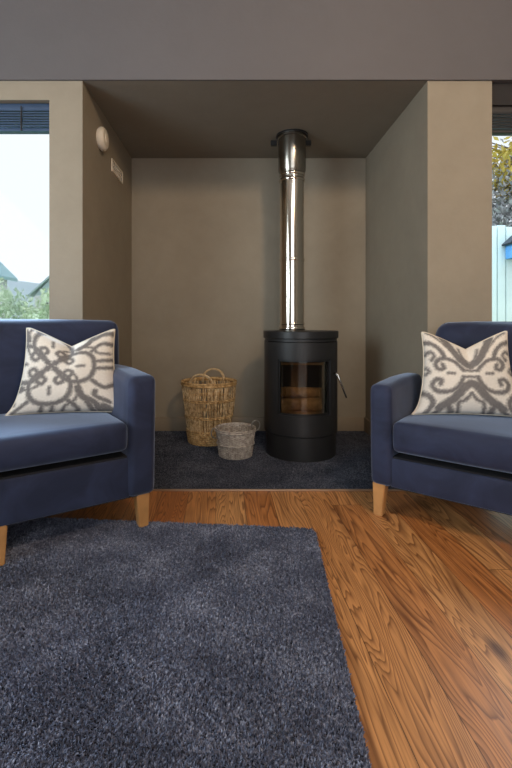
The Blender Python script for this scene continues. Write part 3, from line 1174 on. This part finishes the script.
# ------------------------------------------------------------------ outside
M_grass = simple('lawn', srgb(128, 150, 100), 0.95, var=0.2, scale=2)
bm = bmesh.new()
add_box(bm, -60, 60, YF + .19, 120, -.30, -.20)
struct(obj('ground', bm, M_grass))
k = N('hazy_hill_blue')
k.set(Base_Color=srgb(178, 196, 204), Roughness=1.0)  # distance haze is put into this pale blue
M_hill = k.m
bm = bmesh.new()
prev = None
for i in range(41):
    x = -160 + 6 * i
    h = 16 + 6 * math.sin(i * .35) + 3 * math.sin(i * .9 + 1)
    col_ = [bm.verts.new((x, 112 + 20 * t_, -.3 + h * math.sin(t_ * math.pi / 2))) for t_ in (0, .25, .5, .75, 1)]
    if prev:
        for j in range(4):
            bm.faces.new((prev[j], col_[j], col_[j + 1], prev[j + 1]))
    prev = col_
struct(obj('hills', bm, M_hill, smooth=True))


def leaves(name, parent, mat, c, rx, ry, rz, n, size, seed=0, shellk=.55):
    rg = np.random.default_rng(seed)
    d = rg.normal(size=(n, 3))
    d /= np.linalg.norm(d, axis=1)[:, None]
    rr = rg.uniform(shellk, 1.0, n) ** .7
    lump = 1 + .16 * np.sin(5 * d[:, 0] + seed) * np.sin(6 * d[:, 1] + 2 * seed) + .1 * np.sin(9 * d[:, 2] + 4 * d[:, 0])
    P = d * (rr * lump)[:, None] * np.array([rx, ry, rz]) + np.array(c)
    P[:, 2] = np.maximum(P[:, 2], .05)
    a = rg.normal(size=(n, 3))
    a /= np.linalg.norm(a, axis=1)[:, None]
    b = np.cross(a, rg.normal(size=(n, 3)))
    b /= np.linalg.norm(b, axis=1)[:, None]
    s = size * rg.uniform(.6, 1.3, n)[:, None]
    V = np.stack([P - a * s, P + b * s * .45, P + a * s, P - b * s * .45], 1).reshape(-1, 3)
    me = bpy.data.meshes.new(name)
    me.from_pydata(V.tolist(), [], np.arange(4 * n).reshape(n, 4).tolist())
    me.update()
    return link_mesh(name, me, mat, parent)


def leaf_mat(name, c1, c2, sc=3):
    k = N(name)
    v = k.coords()
    f = k.noise(v, sc, 3, .7)
    k.set(Base_Color=k.ramp(f, [(.3, c1), (.7, c2)]), Roughness=.7)
    return k.m


M_leaf = leaf_mat('hazed_garden_leaf', srgb(186, 210, 180), srgb(218, 232, 206))  # both bush greens are lightened, outdoor haze put into the colour
M_leaf2 = leaf_mat('hazed_pale_leaf', srgb(192, 214, 180), srgb(224, 236, 208))
M_leafy = leaf_mat('yellow_leaf', srgb(196, 168, 60), srgb(226, 206, 110), 5)
M_twig = simple('grey_twig', srgb(120, 112, 110), .9)
for i, (x, y, rx, rz, m_, lab) in enumerate((
        (-3.10, 7.6, .50, .80, M_leaf2, 'pale green garden bush outside, next to the left window jamb'),
        (-4.15, 7.9, .50, .86, M_leaf, 'green garden bush outside the left window, below the near teal roof'))):
    t = thing('garden_bush', lab, 'bush', (x, y, -.2), 0, 'bushes outside the left window')
    leaves('foliage', t, m_, (0, 0, .85), rx, .55, rz, 2600, .055, 11 + i)
    bm = bmesh.new()
    for q in range(6):
        a = q * 1.05
        add_tube(bm, [(0.03 * math.cos(a), .03 * math.sin(a), 0), (.18 * math.cos(a), .15 * math.sin(a), .5), (.35 * math.cos(a), .3 * math.sin(a), 1.1)], [.02, .015, .006], 5)
    obj('stem', bm, M_twig, t)

M_roof = simple('hazed_teal_roof', srgb(150, 188, 198), .7, var=.15, scale=6)  # roof tone lightened to carry the haze in its colour
M_render = simple('white_render', srgb(226, 228, 236), .9, var=.04)


M_roof_far = simple('hazed_far_roof', srgb(176, 200, 206), .7, var=.1, scale=6)  # far roof paler again, more haze in its colour


def house(label, x, y, w, d, wall_h, roof_h, M_roof=M_roof, base=-.2):
    t = thing('house', label, 'house', (x, y, base))
    box('house_wall', -w / 2, w / 2, -d / 2, d / 2, 0, wall_h, M_render, t)
    hw_, ov = w / 2 + .45, .3
    bm = bmesh.new()
    for s in (-1, 1):
        q = [(s * hw_, wall_h - .1), (0, wall_h + roof_h), (0, wall_h + roof_h + .18), (s * hw_, wall_h + .08)]
        a_ = [bm.verts.new((xx, -d / 2 - ov, zz)) for xx, zz in q]
        b_ = [bm.verts.new((xx, d / 2 + ov, zz)) for xx, zz in q]
        bm.faces.new(a_)
        bm.faces.new(b_)
        for i in range(4):
            bm.faces.new((a_[i], a_[(i + 1) % 4], b_[(i + 1) % 4], b_[i]))
    obj('roof', bm, M_roof, t)
    poly_prism('gable', [(-w / 2, wall_h), (w / 2, wall_h), (0, wall_h + roof_h)], -d / 2, d / 2, M_roof if roof_h > 1.2 else M_render, t)
    for xx in (-w * .22, w * .25):
        f = box('house_window', xx - .45, xx + .45, -d / 2 - .03, -d / 2, wall_h * .45, wall_h * .8, M_frame, t)
        box('pane', xx - .38, xx + .38, -d / 2 - .04, -d / 2 - .03, wall_h * .5, wall_h * .76, M_roof, f)
    return t


house('white house with a teal gable roof seen through the left window', -15.5, 24, 4.6, 3, 3.5, 2.6)
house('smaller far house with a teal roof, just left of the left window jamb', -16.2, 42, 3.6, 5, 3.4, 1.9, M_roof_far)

# fence, tree and bird box beyond the right window
M_fence = simple('pale_green_paint', srgb(226, 242, 240), .7, var=.05, scale=3)
M_fence_gap = simple('fence_rail_wood', srgb(96, 124, 132), .8)
fn = thing('board_fence', 'pale turquoise vertical board fence outside the right window', 'fence', (3.9, 5.0, -.2))
bm = bmesh.new()
for i in range(30):
    x = -1.6 + .098 * i
    add_box(bm, x, x + .086, 0, .02, 0, 2.18 + .01 * math.sin(i * 2.1))
obj('board_panel', bm, M_fence, fn)
box('backing_board', -1.6, 1.34, .021, .030, 0, 2.15, M_fence_gap, fn)
for z in (.4, 1.2, 1.9):
    box('rail', -1.6, 1.34, .031, .06, z, z + .08, M_fence_gap, fn)
for x in (-1.5, 0.0, 1.25):
    box('post', x - .05, x + .05, .06, .15, 0, 2.15, M_fence_gap, fn)

tr = thing('autumn_tree', 'bare-twigged tree with yellow autumn leaves behind the pale fence', 'tree', (4.9, 7.2, -.2))
bm = bmesh.new()
add_tube(bm, [(0, 0, 0), (.03, 0, 1.2), (-.02, .05, 2.4), (.02, .05, 3.6)], [.11, .09, .07, .03], 8)
obj('trunk', bm, M_twig, tr, smooth=True)
bm = bmesh.new()
rgt = random.Random(5)
for i in range(170):
    z = rgt.uniform(1.4, 3.9)
    a = rgt.uniform(0, 6.28)
    L = rgt.uniform(.5, 1.25)
    p = Vector((0, .04, z))
    pts = [p.copy()]
    dz = rgt.uniform(-.1, .6)
    for s in range(5):
        a += rgt.uniform(-.35, .35)
        p = p + Vector((math.cos(a), math.sin(a), dz)) * L / 5
        pts.append(p.copy())
    add_tube(bm, pts, [.022, .017, .013, .010, .007, .004], 4)
obj('branches', bm, M_twig, tr)
leaves('foliage', tr, M_leafy, (0, -.2, 3.55), 1.2, .9, .55, 2600, .055, 31, .2)
leaves('lower_leaves', tr, leaf_mat('grey_leaf', srgb(150, 150, 156), srgb(216, 216, 216), 5), (-.1, 0, 2.6), 1.35, .9, 1.3, 9500, .05, 37, .2)

bb_ = thing('bird_box', 'small blue bird box with a dark sloping roof on the pale fence', 'bird box', (3.145, 4.998, 1.60))
M_blue = simple('blue_paint', srgb(92, 150, 200), .5, var=.1)
M_dk = simple('dark_roof_felt', srgb(42, 46, 54), .8)
box('box', -.075, .075, -.13, 0, 0, .18, M_blue, bb_, bevel=.004)
bm = bmesh.new()
for s in (-1, 1):
    q = [(s * .11, .15), (0, .255), (0, .275), (s * .12, .165)]
    a_ = [bm.verts.new((xx, -.16, zz)) for xx, zz in q]
    b_ = [bm.verts.new((xx, 0.0, zz)) for xx, zz in q]
    bm.faces.new(a_)
    bm.faces.new(b_)
    for i in range(4):
        bm.faces.new((a_[i], a_[(i + 1) % 4], b_[(i + 1) % 4], b_[i]))
obj('roof', bm, M_dk, bb_)
poly_prism('gable', [(-.075, .18), (.075, .18), (0, .25)], -.13, 0, M_blue, bb_)
bm = bmesh.new()
add_lathe(bm, [(0, 0), (.022, 0), (.022, .004), (0, .004)], 20)
for v_ in bm.verts:
    v_.co = Vector((v_.co.x, -.134 + v_.co.z, .11 + v_.co.y))
obj('entrance_hole', bm, M_dk, bb_)
